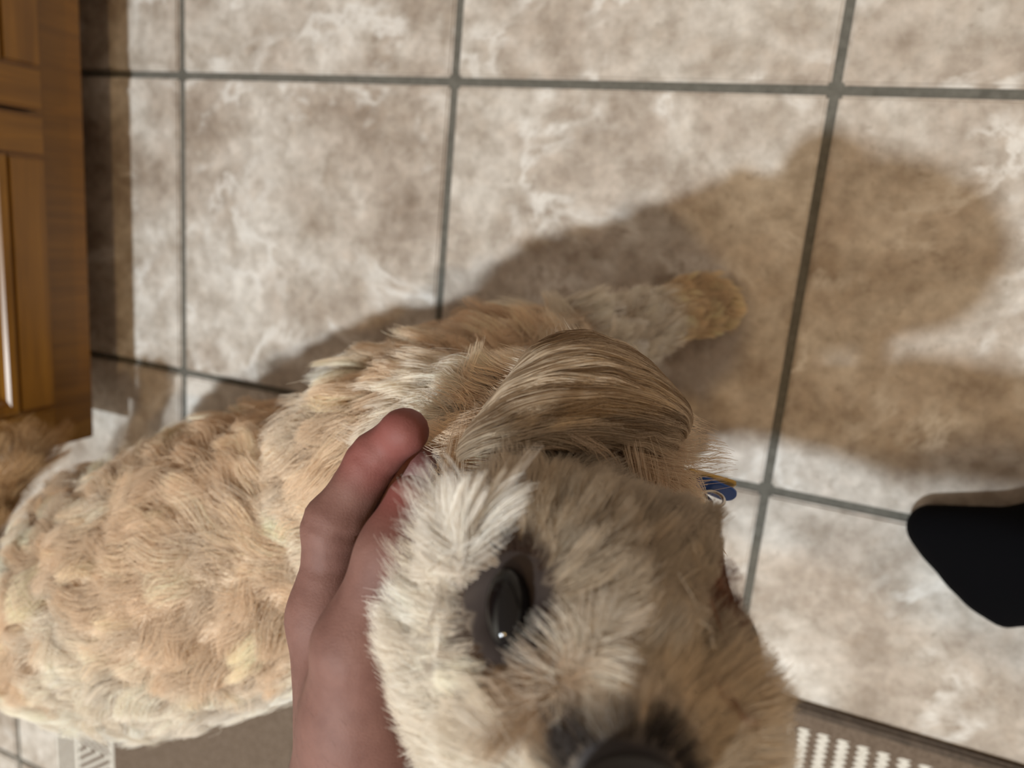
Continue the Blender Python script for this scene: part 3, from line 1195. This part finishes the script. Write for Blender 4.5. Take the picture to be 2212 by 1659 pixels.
Vh, Qh = surface_nets(f_hand, np.minimum(ELB, np.min([WR2, IDX[0], PNK[3]], 0)) - 0.05, np.array([0.26, -0.03, 0.70]), 0.0024)
hand = mesh_obj('hand', Vh, Qh, mat_skin())
fl_ = np.zeros(len(Vh))
for tip, rr in ((IDX[3], 0.030), (THM[3], 0.026), (IDX[2], 0.020)):
    fl_ = np.maximum(fl_, 0.9 * (1 - sstep(0.006, rr, np.linalg.norm(Vh - tip, axis=1))))
at_ = hand.data.attributes.new('flush', 'FLOAT', 'POINT')
at_.data.foreach_set('value', fl_.astype(np.float32))
hand.parent = person
hand.matrix_parent_inverse = PINV

# fine arm hair
Pa = sample_surface(Vh, Qh, 1500, lambda c: ((c[:, 1] < WR[1] + 0.06) & (c[:, 1] > WR[1] - 0.1)).astype(float) + 1e-9)
Na = grad(f_hand, Pa)
ah = fur('arm_hair', None, plain('arm_hair', (0.05, 0.03, 0.02), 0.5), Pa, Na, np.tile(IM_U + IM_R * -0.6, (len(Pa), 1)), np.full(len(Pa), 0.008), 0.25, np.tile([0.05, 0.03, 0.02], (len(Pa), 1)), 0.00003, clump=0.0, wave=0.1, seg=5)
ah.parent = hand

# sleeve from the elbow up to the shoulder
SHO = np.array([0.50, -0.42, 0.98])
SL0 = ELB + (SHO - ELB) * 0.02


def f_sleeve(P):
    d = chain(P, [SL0 + (WR - ELB) * 0.10, ELB, SHO], [0.052, 0.058, 0.078], 0.03)
    d = smax(d, (P - (ELB + (WR - ELB) * 0.14).astype(np.float32)) @ unit(WR - ELB).astype(np.float32), 0.004)
    d = smax(d, -(chain(P, [WR, ELB, SHO], [0.030, 0.0455, 0.060], 0.03)), 0.003)
    return d + 0.0022 * np.sin((P @ unit(SHO - ELB).astype(np.float32)) * 110 + 3 * np.sin(P[:, 1] * 45))


M_SHIRT = plain('dark_shirt_cloth', (0.020, 0.021, 0.026), 0.9)
Vs, Qs = surface_nets(f_sleeve, (0.04, -0.62, 0.50), (0.64, -0.18, 1.12), 0.007)
sleeve = mesh_obj('sleeve', Vs, Qs, M_SHIRT)
sleeve.parent = person
sleeve.matrix_parent_inverse = PINV

# foot
TOES = [(2016, 1142, 0.019), (2042, 1190, 0.016), (2080, 1240, 0.015), (2122, 1284, 0.0145), (2172, 1318, 0.0135)]
BALL1, BALL2 = atz(2290, 1170, 0.034), atz(2300, 1270, 0.028)
HEEL = np.array([0.345, -0.262, 0.036])
ANK = np.array([0.335, -0.258, 0.085])


def f_foot(P):
    d = smin(sd_cone(P, BALL1, HEEL, 0.031, 0.034), sd_cone(P, BALL2, HEEL, 0.026, 0.034), 0.03)
    for i, (u, v, r) in enumerate(TOES):
        t = atz(u, v, r + 0.002)
        b = BALL1 + (BALL2 - BALL1) * (i / 4.0)
        d = smin(d, sd_cone(P, t, b, r, 0.024), 0.014)
    d = smin(d, sd_cone(P, (BALL1 + HEEL) / 2 + UPZ * 0.015, ANK, 0.030, 0.036), 0.03)
    d = smin(d, sd_cone(P, ANK, ANK + np.array([0.03, 0.0, 0.10]), 0.036, 0.040), 0.02)
    d = smax(d, 0.0008 - P[:, 2], 0.006)
    return smax(d, P[:, 2] - 0.17, 0.004)


M_SOCK = N('black_knit')
_g = M_SOCK.n('ShaderNodeNewGeometry')
_n = M_SOCK.noise(_g.outputs['Position'], 600, 2, 0.5)
M_SOCK.set(Base_Color=(0.0022, 0.0022, 0.0030), Roughness=0.95)
M_SOCK.b.inputs['Specular IOR Level'].default_value = 0.08
M_SOCK.bump(_n, 0.3, 0.001)
M_SOCK = M_SOCK.m
Vf, Qf = surface_nets(f_foot, (0.07, -0.36, -0.002), (0.43, -0.14, 0.18), 0.003)
sock = mesh_obj('sock', Vf, Qf, M_SOCK)
sock.parent = person
sock.matrix_parent_inverse = PINV
LEG = [ANK + np.array([0.028, 0, 0.075]), np.array([0.42, -0.27, 0.32]), np.array([0.54, -0.32, 0.62])]
M_TROUSER = plain('dark_trouser_cloth', (0.010, 0.010, 0.013), 0.9)


def f_leg(P):
    d = chain(P, LEG, [0.050, 0.062, 0.070], 0.03)
    d = smax(d, ANK[2] + 0.055 - P[:, 2], 0.006)
    w = 0.003 * np.sin(P[:, 2] * 90 + 3 * np.sin(P[:, 1] * 40))
    return d + w


Vl, Ql = surface_nets(f_leg, (0.24, -0.44, 0.10), (0.66, -0.14, 0.74), 0.007)
leg = mesh_obj('trouser_leg', Vl, Ql, M_TROUSER)
leg.parent = person
leg.matrix_parent_inverse = PINV
